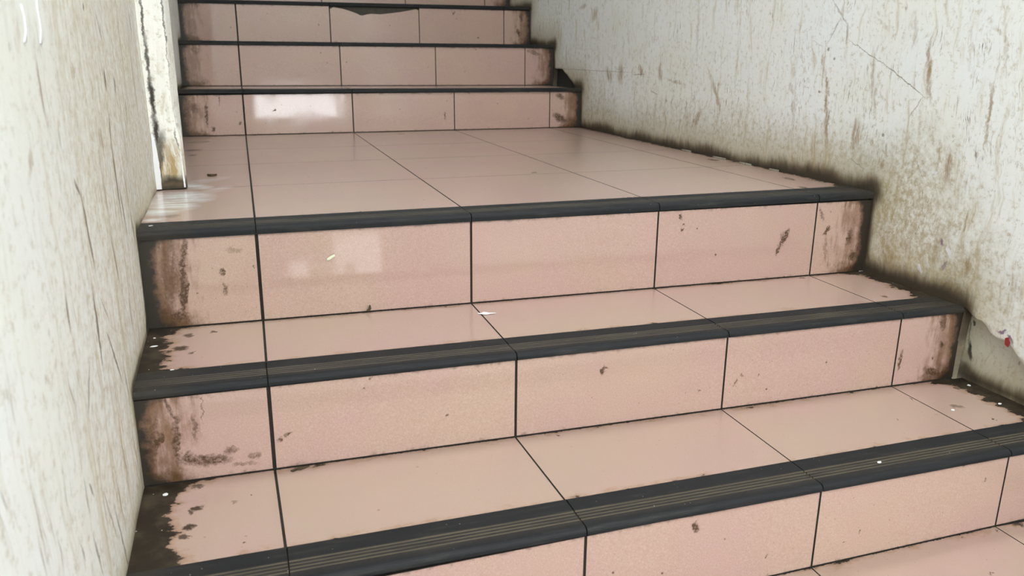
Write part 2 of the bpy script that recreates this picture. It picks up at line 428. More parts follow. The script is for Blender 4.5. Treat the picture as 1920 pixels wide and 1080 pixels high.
RIGHT_MARKS = [
    (0.4932, 0.5956, 0.0399, 0.0046, -1.94, 0.8), (0.4716, 0.5002, 0.0586, 0.0058, -1.70, 0.85), (0.013, 0.5301, 0.049, 0.0036, -1.59, 0.7), (0.1735, 0.6052, 0.0426, 0.0055, -1.81, 0.7),
    (0.3314, 0.594, 0.0532, 0.0066, -1.78, 0.5), (0.3615, 0.4657, 0.0257, 0.0124, -1.61, 0.75), (0.6105, 0.5525, 0.0169, 0.0074, -2.28, 0.5), (0.0875, 0.4254, 0.0295, 0.008, -1.72, 0.7),
    (0.2721, 0.4054, 0.0112, 0.0064, -1.38, 0.7), (0.1174, 0.4407, 0.0272, 0.0041, -1.69, 0.5), (1.46, 0.583, 0.0192, 0.0094, -2.38, 0.8), (1.6281, 0.5743, 0.0288, 0.0182, -1.52, 0.7),
    (1.7257, 0.5622, 0.0254, 0.0157, -2.28, 0.7), (0.9788, 0.5363, 0.0561, 0.0064, -2.21, 0.7), (1.0709, 0.4448, 0.0206, 0.01, -0.82, 0.8), (1.3219, 0.5791, 0.0201, 0.0112, -1.70, 0.6),
    (1.88, 0.7858, 0.0178, 0.0266, -2.11, 0.6), (1.998, 0.8208, 0.0274, 0.0069, 3.00, 0.5), (1.2121, 0.5527, 0.0448, 0.0043, -3.03, 0.6), (0.3246, 0.7082, 0.0218, 0.0035, -2.58, 0.3),
    (0.2294, 0.6959, 0.027, 0.0056, -1.87, 0.3), (0.0273, 0.6906, 0.0254, 0.0038, -2.52, 0.4), (0.1644, 0.2381, 0.0188, 0.0119, -2.18, 0.4), (0.232, 0.235, 0.0303, 0.0131, -1.89, 0.5),
    (0.2095, 0.203, 0.0187, 0.0158, 1.60, 0.6), (0.007, 0.2354, 0.0227, 0.0075, -1.48, 0.6), (0.0857, 0.2529, 0.0342, 0.0107, 1.80, 0.4), (1.1009, 0.729, 0.0702, 0.0063, -1.62, 0.35),
    (0.6005, 0.5322, 0.087, 0.0043, -1.66, 0.35), (0.0806, 0.6569, 0.0302, 0.0038, -1.71, 0.35), (0.0045, 0.6709, 0.0632, 0.0028, -1.79, 0.35), (-0.1118, 0.224, 0.0206, 0.0057, -2.05, 0.5),
    (-0.1207, 0.11, 0.0166, 0.0057, -2.82, 0.3),
]
RIGHT_CRACKS = [
    (0.3603, 0.6465, 0.0652, 0.0012, -2.74, 0.8), (0.241, 0.5921, 0.066, 0.0015, -2.68, 0.9), (0.4633, 0.7372, 0.0397, 0.0028, -2.38, 0.55), (0.4331, 0.6921, 0.0179, 0.0045, -1.65, 0.7),
    (0.4772, 0.7, 0.028, 0.0022, -1.02, 0.6), (0.492, 0.6552, 0.005, 0.0048, -1.75, 1), (0.1955, 0.5378, 0.0254, 0.0018, 2.18, 0.6), (0.5339, 0.6685, 0.023, 0.0013, -2.77, 0.35),
    (1.9342, 0.5741, 0.3777, 0.0014, 3.14, 0.7), (0.3505, 0.3986, 0.0284, 0.0014, -2.75, 0.7), (0.1633, 0.41, 0.023, 0.0014, -2.25, 0.5), (0.4671, 0.6332, 0.0034, 0.0046, -2.33, 1),
    (0.5069, 0.5545, 0.0026, 0.005, -1.36, 1), (1.4754, 0.5698, 0.0373, 0.0018, 3.09, 0.8), (1.3536, 0.5104, 0.0223, 0.0019, -2.95, 0.7), (0.2276, 0.2112, 0.0072, 0.0023, -2.36, 0.4),
    (0.9448, 0.6208, 0.034, 0.0016, 2.40, 0.3), (0.2786, 0.4711, 0.0037, 0.004, -1.31, 1),
]
RIGHT_CHIPS = [
    (0.0675, 0.4494, 0.0083, 0.0038, -2.00, 0.9), (0.0171, 0.4445, 0.0078, 0.0035, -2.09, 0.9), (0.0536, 0.2538, 0.01, 0.0046, -2.18, 0.9), (0.1184, 0.4098, 0.006, 0.0035, -2.70, 0.7),
    (1.3149, 0.613, 0.0098, 0.006, -2.08, 0.9), (1.1229, 0.6221, 0.0073, 0.0072, -2.43, 0.8), (1.3879, 0.6812, 0.0094, 0.0057, -2.65, 0.7), (1.1218, 0.7885, 0.014, 0.0041, -2.81, 0.8),
    (0.1217, 0.2025, 0.0108, 0.0036, -2.26, 0.8), (-0.0787, 0.4137, 0.0032, 0.002, -2.81, 0.8), (0.1036, 0.2199, 0.0086, 0.0036, -1.93, 0.4),
]
LEFT_MARKS = [
    (-0.386, 0.538, 0.0159, 0.0042, -2.44, 0.5), (-0.111, 0.6157, 0.0111, 0.0057, -2.74, 0.5), (-0.4428, 0.4082, 0.0068, 0.005, -2.70, 0.4), (-0.3231, 0.3074, 0.0088, 0.0074, -1.64, 0.5),
    (0.0268, 0.5193, 0.0133, 0.011, -1.04, 0.5), (0.2178, 0.4362, 0.0344, 0.0122, -1.56, 0.4), (-0.3567, 0.6521, 0.0148, 0.0074, -2.26, 0.25),
]
LEFT_CRACKS = [
    (-0.1779, 0.4864, 0.0137, 0.0045, -0.83, 0.8), (-0.1553, 0.4305, 0.0444, 0.0047, -1.39, 0.85), (0.1151, 0.4547, 0.0566, 0.0082, -1.47, 0.8), (0.1493, 0.4006, 0.0418, 0.0065, -1.26, 0.7),
    (-0.1807, 0.3187, 0.0464, 0.0056, -1.63, 0.9), (-0.0994, 0.2513, 0.0514, 0.0038, -0.95, 0.85), (-0.321, 0.3798, 0.0168, 0.0048, -1.64, 0.8), (-0.2766, 0.2781, 0.0272, 0.0048, -2.36, 0.6),
    (0.0052, 0.3594, 0.0345, 0.0048, -1.28, 0.7), (0.2426, 0.357, 0.026, 0.0067, -1.22, 0.7), (0.0909, 0.2509, 0.0259, 0.0063, -1.54, 0.6), (-0.3377, 0.1875, 0.0113, 0.0036, -1.02, 0.8),
    (-0.3622, 0.1949, 0.0191, 0.0033, -1.53, 0.5), (-0.2137, 0.0461, 0.0537, 0.0042, -1.29, 0.7), (-0.2605, 0.1123, 0.0362, 0.0031, -1.17, 0.5), (-0.3525, 0.1166, 0.0281, 0.003, -1.27, 0.7),
    (-0.4103, 0.1593, 0.0117, 0.0025, -1.29, 0.6), (0.1307, 0.597, 0.015, 0.0083, -1.58, 0.9), (0.2288, 0.5857, 0.0123, 0.0089, -1.75, 0.8), (0.137, 0.6707, 0.0229, 0.005, -0.89, 0.5),
    (0.6077, 0.6889, 0.0199, 0.008, -1.14, 0.7), (0.1165, 0.5277, 0.0227, 0.0067, -2.04, 0.7), (0.3519, 0.5363, 0.0187, 0.0069, -1.92, 0.6), (0.0183, 0.6924, 0.0047, 0.0061, -0.72, 0.9),
    (-0.2358, 0.5503, 0.01, 0.004, -1.45, 0.4), (-0.1227, 0.1116, 0.0344, 0.0037, -1.27, 0.5), (-0.125, 0.3253, 0.0256, 0.0021, -0.85, 0.5), (-0.0315, 0.182, 0.0314, 0.0048, -1.39, 0.5),
]
VIOLETS = [(-0.1165, 0.1250, 0.010, 0.0035, 0.9, 0.9), (-0.098, 0.1330, 0.008, 0.004, -0.5, 0.9), (0.075, 0.268, 0.008, 0.003, 1.3, 0.8), (0.06, 0.225, 0.012, 0.004, -1.1, 0.6)]
HAZE = [(0.20, 0.30, 0.13, 0.09, 1.9, 0.75), (0.13, 0.24, 0.12, 0.06, 2.2, 0.7), (0.03, 0.20, 0.09, 0.05, 2.3, 0.7), (0.40, 0.40, 0.20, 0.05, 0.0, 0.5), (-0.08, 0.18, 0.06, 0.06, 2.3, 0.45), (1.9, 0.43, 0.25, 0.08, 0.3, 0.45), (0.9, 0.42, 0.5, 0.05, 0.0, 0.4)]
SKIRT_CRACKS = [(-0.014, 0.060, 0.020, 0.0045, 1.35, 1.0), (-0.013, 0.120, 0.006, 0.003, 1.2, 0.9), (-0.005, 0.100, 0.05, 0.002, 1.5, 0.5)]
PIL_CRACKS = [(-0.1935, 0.70, 0.05, 0.0022, 1.57, 0.9), (-0.192, 0.62, 0.045, 0.0035, 1.57, 0.9), (-0.192, 0.54, 0.05, 0.0045, 1.57, 1.0), (-0.191, 0.465, 0.035, 0.0055, 1.57, 1.0),
    (-0.188, 0.415, 0.030, 0.006, 1.45, 0.8), (-0.193, 0.375, 0.03, 0.003, 1.57, 0.9), (-0.165, 0.352, 0.034, 0.014, 0.0, 1.0), (-0.180, 0.348, 0.022, 0.012, 0.0, 1.0), (-0.186, 0.44, 0.025, 0.010, 1.3, 0.8), (-0.152, 0.70, 0.09, 0.0012, 1.57, 0.8), (-0.1505, 0.45, 0.02, 0.0018, 1.7, 0.7)]
PIL_MARKS = [(-0.168, 0.385, 0.045, 0.045, 0.0, 0.9), (-0.175, 0.41, 0.02, 0.02, 0.0, 0.5), (-0.172, 0.60, 0.012, 0.004, 1.5, 0.35), (-0.170, 0.53, 0.02, 0.005, 1.4, 0.35)]


M = {}
def within(lst, i, a, b):
    return [t for t in lst if a <= t[i] < b] or [(9, 9, .01, .01, 0, 0)]


RISER_M, TREAD_M = {}, {}
for k_, (za, zb__, ya_, yb__) in {0: (-.4, -.155, -.70, -.292), 1: (-.155, -.004, -.292, -.004), 2: (-.004, .152, -.004, .288), 3: (.152, .333, .288, 1.985),
                                  4: (.333, .493, 1.985, 2.308), 5: (.493, .667, 2.308, 2.624), 6: (.667, .838, 2.624, 2.945), 7: (.838, 1.1, 2.945, 3.3)}.items():
    RISER_M[k_] = make_riser_mat(within(RISER_STAINS, 1, za, zb__))
    TREAD_M[k_] = make_tread_mat(within(TREAD_STAINS, 1, ya_, yb__), WHITE_SPILLS if k_ == 3 else ())
M['nosing'] = make_nosing_mat()
M['grout'] = plain('dark_grout', (0.026, 0.020, 0.015), 0.9, (0.012, 0.009, 0.007), 60)
M['mortar'] = plain('grey_mortar', (0.10, 0.09, 0.070), 0.9, (0.035, 0.032, 0.026), 70)
LEFT_CRACKS = [(a, b, c_, max(0.0016, d * 0.75), e, f) for a, b, c_, d, e, f in LEFT_CRACKS]
RIGHT_CRACKS = [(a, b, c_, d * 0.8, e, f * 0.72) for a, b, c_, d, e, f in RIGHT_CRACKS]
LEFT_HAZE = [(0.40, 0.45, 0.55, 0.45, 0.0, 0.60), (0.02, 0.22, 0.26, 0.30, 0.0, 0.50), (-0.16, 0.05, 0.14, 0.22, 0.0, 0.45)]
BROWN_M, DARK_M = (0.30, 0.20, 0.09), (0.13, 0.085, 0.045)


def zone(lst, a, b):
    """stains that reach into the stretch of wall a..b"""
    return [t for t in lst if t[0] + max(t[2] * abs(math.cos(t[4])), t[3]) + 0.03 > a and t[0] - max(t[2] * abs(math.cos(t[4])), t[3]) - 0.03 < b]


ZL = [-99, -0.85, -0.62, -0.42, -0.2, 0.2, 0.75, 99]
ZR = [-99, -0.25, 0.06, 0.2, 0.38, 0.62, 1.0, 1.5, 2.4, 99]
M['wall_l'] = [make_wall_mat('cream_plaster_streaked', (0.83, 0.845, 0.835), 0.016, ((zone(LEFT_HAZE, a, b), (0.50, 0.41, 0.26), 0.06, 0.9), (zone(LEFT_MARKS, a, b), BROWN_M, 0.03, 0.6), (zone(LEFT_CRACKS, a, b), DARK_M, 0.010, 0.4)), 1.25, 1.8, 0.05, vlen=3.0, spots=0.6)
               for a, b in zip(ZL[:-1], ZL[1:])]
M['wall_r'] = [make_wall_mat('cream_plaster_grimy', (0.845, 0.872, 0.870), 0.042, ((zone(HAZE, a, b), (0.36, 0.28, 0.13), 0.05, 0.9), (zone(RIGHT_MARKS, a, b), BROWN_M, 0.03, 0.6), (zone(RIGHT_CRACKS, a, b), DARK_M, 0.012, 0.4), (zone(RIGHT_CHIPS, a, b), (0.76, 0.76, 0.78), 0.02, 0.25), (zone(VIOLETS, a, b), (0.20, 0.12, 0.19), 0.02, 0.3)), 1.25, 1.25, -0.03, spots=0.7)
               for a, b in zip(ZR[:-1], ZR[1:])]
M['skirt'] = make_wall_mat('grey_plaster_recess', (0.66, 0.66, 0.60), 0.034, ((SKIRT_CRACKS, (0.05, 0.045, 0.04), 0.012, 0.3),), 0.6, 0.4)
M['pilaster'] = make_wall_mat('speckled_plaster', (0.84, 0.84, 0.80), 0.020, ((PIL_MARKS, (0.42, 0.31, 0.15), 0.03, 0.6), (PIL_CRACKS, (0.045, 0.038, 0.028), 0.016, 0.48)), 0.6, 0.5, axis=0, spots=1.6)
M['paint'] = plain('white_paint', (0.86, 0.86, 0.87), 0.5, (0.74, 0.74, 0.75), 50)
M['hole_shade'] = plain('hole_shade_black', (0.035, 0.030, 0.025), 0.9, (0.012, 0.011, 0.009), 120)  # near-black colour for the shade painted into the wall hole
M['flake'] = plain('white_flake', (0.85, 0.85, 0.84), 0.6, (0.75, 0.75, 0.72), 90)
M['scrap'] = plain('pale_green_paper', (0.72, 0.75, 0.50), 0.6, (0.80, 0.80, 0.66), 90)
M['crumb'] = plain('dark_crumb', (0.045, 0.035, 0.022), 0.8, (0.09, 0.06, 0.03), 150)
M['concrete'] = plain('grey_concrete', (0.50, 0.47, 0.42), 0.8, (0.40, 0.38, 0.34), 8)
M['ceiling'] = plain('white_ceiling', (0.72, 0.71, 0.67), 0.8, (0.66, 0.65, 0.60), 5)
M['frame'] = plain('window_frame_paint', (0.55, 0.52, 0.45), 0.5, (0.48, 0.45, 0.38), 10)
M['ground'] = plain('pale_pavement', (0.30, 0.29, 0.28), 0.8, (0.24, 0.23, 0.22), 4)
M['plaster'] = plain('dirty_plaster', (0.45, 0.42, 0.34), 0.9, (0.14, 0.12, 0.09), 120)
M['red'] = plain('red_paint_chip', (0.30, 0.03, 0.03), 0.6, (0.20, 0.02, 0.02), 90)
M['violet'] = plain('violet_undercoat', (0.25, 0.17, 0.24), 0.8, (0.17, 0.12, 0.17), 60)

# ------------------------------------------------------------------ mesh helpers


def link(name, me, mat, parent=None):
    o = bpy.data.objects.new(name, me)
    if mat is not None:
        me.materials.append(mat)
    COL.objects.link(o)
    o.parent = parent
    return o


def mesh(name, verts, faces, mat, parent=None, attrs=None, smooth=False):
    me = bpy.data.meshes.new(name)
    me.from_pydata([tuple(v) for v in verts], [], faces)
    for an, (kind, vals) in (attrs or {}).items():
        a = me.attributes.new(an, kind, 'POINT')
        key = 'vector' if kind == 'FLOAT_VECTOR' else 'value'
        a.data.foreach_set(key, [c for v in vals for c in v] if key == 'vector' else list(vals))
    bm = bmesh.new()
    bm.from_mesh(me)
    bmesh.ops.recalc_face_normals(bm, faces=bm.faces)
    bm.to_mesh(me)
    bm.free()
    if smooth:
        for p in me.polygons:
            p.use_smooth = True
    return link(name, me, mat, parent)


def boxes(name, lst, mat, parent=None):
    vs_, fs = [], []
    for (x0, x1, y0, y1, z0, z1) in lst:
        b = len(vs_)
        vs_ += [(x, y, z) for z in (z0, z1) for y in (y0, y1) for x in (x0, x1)]
        fs += [tuple(b + i for i in f) for f in ((0, 2, 3, 1), (4, 5, 7, 6), (0, 1, 5, 4), (2, 6, 7, 3), (0, 4, 6, 2), (1, 3, 7, 5))]
    return mesh(name, vs_, fs, mat, parent)


def thing(name, loc=(0, 0, 0)):
    o = bpy.data.objects.new(name, None)
    o.empty_display_size = 0.05
    o.location = loc
    COL.objects.link(o)
    return o


def tag(o, label=None, cat=None, group=None, kind=None):
    for k, v in (('label', label), ('category', cat), ('group', group), ('kind', kind)):
        if v:
            o[k] = v
    return o


# ------------------------------------------------------------------ the staircase in numbers
# joint positions along each riser (left small tile | full | full | full | right small tile)
JX = {0: (0.0, 0.402, 0.803, 1.192), 1: (0.0014, 0.4041, 0.8034, 1.1906), 2: (-0.0042, 0.3967, 0.8045, 1.1989),
      3: (-0.0018, 0.3984, 0.8054, 1.2029), 4: (0.0015, 0.3976, 0.7971, 1.2016), 5: (0.0020, 0.3971, 0.7985, 1.2020),
      6: (0.0043, 0.3971, 0.7971, 1.2028), 7: (0.0037, 0.3970, 0.7983, 1.2021)}
RY = {0: (-0.580, 0.004), 1: (-0.29086, 0.00818), 2: (0.0, -0.00337), 3: (0.29015, -0.00371), 4: (1.98826, 0.00162),
      5: (2.31106, -0.00048), 6: (2.62636, -0.00061), 7: (2.94756, -0.00071), 8: (3.2700, 0.0)}
TZ = {0: (-0.1508, -0.00065), 1: (0.0, -0.0045), 2: (0.15565, -0.00373), 3: (0.33943, 0.0032), 4: (0.50025, -0.00113),
      5: (0.67418, 0.00083), 6: (0.8460, 0.0040), 7: (1.0150, 0.002)}
NZ = {0: (-0.163, 0.0), 1: (-0.01089, 0.0080), 2: (0.1445, -0.00142), 3: (0.32439, -0.00115), 4: (0.48732, 0.00446),
      5: (0.66033, 0.0015), 6: (0.8300, 0.00187), 7: (1.0030, 0.002)}
IY = {0: (-0.503, 0.006), 1: (-0.21374, 0.00934), 2: (0.07586, -0.00317), 3: (0.37125, -0.00083)}


def ry(k, x): return RY[k][0] + RY[k][1] * (x - 0.6)
TILT = {k: (0.0227 if k >= 4 else 0.0) for k in range(9)}      # upper risers lean back a little


def rtop(k, x): return ry(k, x) + TILT[k] * 0.16
def tz(k, x): return TZ[k][0] + TZ[k][1] * (x - 0.6)
def nz(k, x): return NZ[k][0] + NZ[k][1] * (x - 0.6)
def iy(k, x):
    if k in IY:
        return IY[k][0] + IY[k][1] * (x - 0.6)
    return ry(k, x) + 0.078


def XL(y): return -0.190 - 0.011 * max(0.0, y)
def XR(y): return 1.349 - 0.007 * max(0.0, y)


DEEP = 0.026           # how far the bare wall lies behind the plaster coat on the right


def xr_low(y):          # right end of the lower treads, where the plaster coat is missing
    return XR(y) + (DEEP if y < -0.005 else 0.0)


def profile(y):
    """height of the steps at depth y (middle of the flight)"""
    z = -0.31
    for k in range(0, 8):
        if y >= RY[k][0]:
            z = TZ[k][0]
    if y < RY[0][0]:
        z = -0.151 - 0.155 * math.ceil((RY[0][0] - y) / 0.29)
        z = max(z, -1.08)
    return z


PROF = []
for k in range(0, 8):
    PROF.append((RY[k][0], TZ[k - 1][0] if k else -0.306))
    PROF.append((RY[k][0], TZ[k][0]))
PROF = [(-0.87, -0.306)] + PROF + [(3.9, TZ[7][0])]


def prof_dist(y, z):
    best = 9.0
    for (a, b) in zip(PROF[:-1], PROF[1:]):
        dy, dz = b[0] - a[0], b[1] - a[1]
        L2 = dy * dy + dz * dz
        t = max(0, min(1, ((y - a[0]) * dy + (z - a[1]) * dz) / L2)) if L2 else 0
        vertical = abs(dy) < 1e-6
        d = math.hypot(y - a[0] - t * dy, z - a[1] - t * dz)
        if vertical:
            d = d * 2.2            # less dirt is rubbed on beside the riser faces
        best = min(best, d)
    return best


# ------------------------------------------------------------------ walls
def lump(y, z, s=0.0):
    return mnoise.noise(Vector((y * 2.3 + s, z * 1.7, s))) * 0.5 + mnoise.noise(Vector((y * 7 + s, z * 5, 4 + s))) * 0.25


def wall_sheet(name, xf, sgn, thick, y0, y1, zb, z1, ny, nz_, mat, amp, seed, parent=None, zones=None, cols=None):
    """plaster sheet: columns along y, each from zb(y) up to z1, with a thickness away from the stairs"""
    vs_, hd, fs = [], [], []
    zlo = min(zb(y0 + (y1 - y0) * i / ny) for i in range(ny + 1))
    rows = [zlo + (z1 - zlo) * j / nz_ for j in range(nz_ + 1)] if cols is None else cols
    nz_ = len(rows) - 1
    for i in range(ny + 1):
        y = y0 + (y1 - y0) * i / ny
        b = zb(y)
        for j in range(nz_ + 1):
            z = max(rows[j], b)
            off = (lump(y, z, seed) + 0.75) * amp
            vs_.append((xf(y) + sgn * off, y, z))
            hd.append(prof_dist(y, z))
    n1 = nz_ + 1
    for i in range(ny):
        for j in range(nz_):
            a = i * n1 + j
            fs.append((a, a + n1, a + n1 + 1, a + 1))
    # back and rim
    base = len(vs_)
    rim = [i * n1 for i in range(ny + 1)] + [ny * n1 + j for j in range(1, n1)] + [i * n1 + nz_ for i in range(ny - 1, -1, -1)] + [j for j in range(nz_ - 1, 0, -1)]
    n = len(rim)
    for r in rim:
        vs_.append(vs_[r])
        hd.append(hd[r])
    for r in rim:
        v = vs_[r]
        vs_.append((xf(v[1]) + sgn * thick, v[1], v[2]))
        hd.append(hd[r])
    for q in range(n):
        fs.append((base + q, base + (q + 1) % n, base + n + (q + 1) % n, base + n + q))
    fs.append(tuple(base + n + q for q in range(n)))
    o = mesh(name, vs_, fs, mat if zones is None else None, parent, {'hd': ('FLOAT', hd)})
    if zones is not None:
        for m_ in mat:
            o.data.materials.append(m_)
        for p in o.data.polygons:
            yc = p.center.y
            p.material_index = max(i for i in range(len(mat)) if zones[i] <= yc)
    for p in o.data.polygons[:ny * nz_]:
        p.use_smooth = True
    return o


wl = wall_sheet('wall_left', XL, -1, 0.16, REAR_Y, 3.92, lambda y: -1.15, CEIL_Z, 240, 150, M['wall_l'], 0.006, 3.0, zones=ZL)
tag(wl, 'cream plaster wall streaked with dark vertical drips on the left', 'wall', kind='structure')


def coat_bottom(y):
    """lower edge of the right plaster coat"""
    if y < -0.004:
        z = 0.1515 + (y + 0.009) * 0.455
        z += 0.002 * mnoise.noise(Vector((y * 40, 1, 2))) + 0.002 * mnoise.noise(Vector((y * 110, 5, 2)))
        # a scallop has broken out of the edge
        if -0.152 < y < -0.088:
            z += 0.011 * math.sin(math.pi * (y + 0.152) / 0.064) ** 1.5
        if -0.068 < y < -0.045:
            z += 0.007 * math.sin(math.pi * (y + 0.068) / 0.023)
        return max(z, -1.09)
    z = -0.03                                    # runs just below the inner corners of the steps
    for k in range(1, 8):
        if RY[k][0] <= y:
            n_ = RY[k + 1][0]
            t = min(1.0, (y - RY[k][0]) / (n_ - RY[k][0]))
            z = TZ[k - 1][0] + (TZ[k][0] - TZ[k - 1][0]) * t - 0.03
    if 2.06 < y < 2.306:                        # hole knocked out above the first step of the upper flight
        t = (y - 2.06) / 0.246
        z = TZ[4][0] + 0.004 + 0.070 * min(1, t / 0.6) ** 0.8 + 0.004 * mnoise.noise(Vector((y * 50, 0, 0)))
    return z


wr = thing('wall_right', (1.5, 0, -1.15))
tag(wr, 'cream plaster wall with brown scuffs and grime along the steps on the right', 'wall', kind='structure')


def child_fix(o, parent):
    o.parent = parent
    o.matrix_parent_inverse = Matrix.Translation(-Vector(parent.location))


c = wall_sheet('plaster_coat', XR, 1, DEEP - 0.002, REAR_Y, 3.92, coat_bottom, CEIL_Z, 720, 130, M['wall_r'], 0.004, 9.0, zones=ZR,
               cols=[-1.1, -0.9, -0.7, -0.5, -0.35, -0.2] + [-0.1 + 0.02 * q for q in range(70)] + [1.4, 1.7, 2.0, 2.25, CEIL_Z])
child_fix(c, wr)
c = wall_sheet('wall_body', lambda y: XR(y) + DEEP, 1, 0.16, REAR_Y, 3.92, lambda y: -1.15, CEIL_Z, 160, 120, M['skirt'], 0.003, 5.0)
child_fix(c, wr)

# rear wall behind the photographer, with a window and a low opening
x0, x1 = XL(REAR_Y) - 0.16, XR(REAR_Y) + DEEP + 0.16
ya, yb = REAR_Y - 0.16, REAR_Y - 0.002
lst = [(x0, WIN[0], ya, yb, -1.15, CEIL_Z), (WIN[1], x1, ya, yb, LOW[3], CEIL_Z), (LOW[1], x1, ya, yb, -1.15, LOW[3]),
       (WIN[0], WIN[1], ya, yb, WIN[3], CEIL_Z), (WIN[0], WIN[1], ya, yb, LOW[3], WIN[2]),
       (WIN[0], LOW[1], ya, yb, -1.15, LOW[2]), (WIN[0], LOW[0], ya, yb, LOW[2], LOW[3]),
       (0.34, 0.52, ya, yb, LOW[2], LOW[3]), (LOW[0], 0.34, ya, yb, -0.80, LOW[3]), (0.60, 0.66, ya, yb, LOW[2], -0.84)]
tag(boxes('wall_rear', lst, M['ceiling']), 'plain wall with a window behind the photographer', 'wall', kind='structure')
wf = thing('window_1', (WIN[0], REAR_Y, WIN[2]))
tag(wf, 'painted window frame in the wall behind the photographer', 'window', kind='structure')
for nm, bx in (('frame_jamb', (WIN[0], WIN[0] + .03, ya + .04, yb - .04, WIN[2], WIN[3])), ('frame_jamb', (WIN[1] - .03, WIN[1], ya + .04, yb - .04, WIN[2], WIN[3])),
               ('frame_sill', (WIN[0] + .03, WIN[1] - .03, ya + .04, yb - .04, WIN[2], WIN[2] + .012)), ('frame_head', (WIN[0] + .03, WIN[1] - .03, ya + .04, yb - .04, WIN[3] - .03, WIN[3])),
               ('mullion', (1.025, 1.06, ya + .04, yb - .04, WIN[2] + .03, WIN[3] - .03))):
    child_fix(boxes(nm, [bx], M['frame']), wf)
tag(boxes('wall_far', [(XL(3.9) - .16, 1.55, 3.925, 4.08, -1.15, CEIL_Z)], M['ceiling']), 'plain wall at the head of the stairs', 'wall', kind='structure')
tag(boxes('ceiling', [(-0.40, 1.56, ADDED_GAP[1], ADDED_GAP2[0], CEIL_Z + .002, CEIL_Z + .14), (-0.40, 1.56, ADDED_GAP2[1], 4.08, CEIL_Z + .002, CEIL_Z + .14), (-0.40, 1.56, REAR_Y - .16, ADDED_GAP[0], CEIL_Z + .002, CEIL_Z + .14)], M['ceiling']),
    'plain pale ceiling, out of view, with two openings added for light', 'ceiling', kind='structure')

# lower landing and the rough steps below the frame
low = []
for q in range(1, 5):
    yf = RY[0][0] - 0.29 * q
    zt = -0.151 - 0.155 * q
    low.append((-0.205, 1.385, yf, yf + 0.29, -1.14, zt))
low.append((-0.205, 1.385, REAR_Y + 0.004, RY[0][0] - 0.29 * 4, -1.14, -0.93))
tag(boxes('floor', low, M['concrete']), 'lower landing and steps below the photographer', 'floor', kind='structure')
tag(boxes('ground', [(-8, 10, -8.5, REAR_Y - 0.17, -1.35, -1.2)], M['ground']), 'pale pavement outside the window', 'ground', kind='structure')

# ------------------------------------------------------------------ tiles
TH = 0.009      # tile thickness


def slab(name, quad, nrm, attrs_fn, mat, parent, bev=0.0006, th=TH):
    """tile: outer face quad (4 corners, in order) with a chamfered rim, thickness th against nrm"""
    nrm = Vector(nrm).normalized()
    q = [Vector(v) for v in quad]
    cen = sum(q, Vector()) / len(q)
    vs_ = []
    n = len(q)
    for i in range(n):
        a, b, c_ = q[i - 1], q[i], q[(i + 1) % n]
        e1, e2 = (a - b).normalized(), (c_ - b).normalized()
        vs_.append(b + (e1 + e2) * bev)
    vs_ += [v - nrm * bev for v in q]
    vs_ += [v - nrm * th for v in q]
    fs = [tuple(range(n)), tuple(range(3 * n - 1, 2 * n - 1, -1))]
    for r in range(2):
        for i in range(n):
            j = (i + 1) % n
            fs.append((r * n + i, r * n + n + i, r * n + n + j, r * n + j))
    ed, ef = zip(*[attrs_fn(v) for v in vs_])
    o = mesh(name, vs_, fs, mat, parent, {'ed': ('FLOAT_VECTOR', ed), 'ef': ('FLOAT_VECTOR', ef)})
    o.data.materials.append(M['grout'])                 # grout clings to the rim
    for p in o.data.polygons[1:]:
        p.material_index = 1
    return o


GAPV = {0: 0.0048, 1: 0.0034, 2: 0.0027, 3: 0.0026}     # joint widths
# grime margins at the left and right wall: (riser left, riser right, tread left, tread right)
DIRT = {0: (.004, .002, .045, .030), 1: (.008, .006, .046, .036), 2: (.012, .014, .036, .028), 3: (.022, .022, -.05, .012),
        4: (.014, .018, .02, .03), 5: (.018, .020, .02, .03), 6: (.016, .014, .02, .03), 7: (.02, .02, .02, .02)}
LABELS = {
    0: 'lowest pink tiled step, only its tread showing in the bottom right corner',
    1: 'bottom step whose black ribbed nosing runs nearest across the foot of the photo',
    2: 'middle step of the lower flight, with a grimy tread just below the landing step',
    3: 'broad pink tiled landing with a thin black nosing halfway up the stairs',
    4: 'first step of the upper flight, with a bright window reflected in its riser',
    5: 'second step of the upper flight, beside the black hole in the right wall',
    6: 'third step of the upper flight, with a riser tile broken along its top edge',
    7: 'topmost step, cut off by the upper edge of the photo'}


def edges(k):
    js = JX[k]
    return js


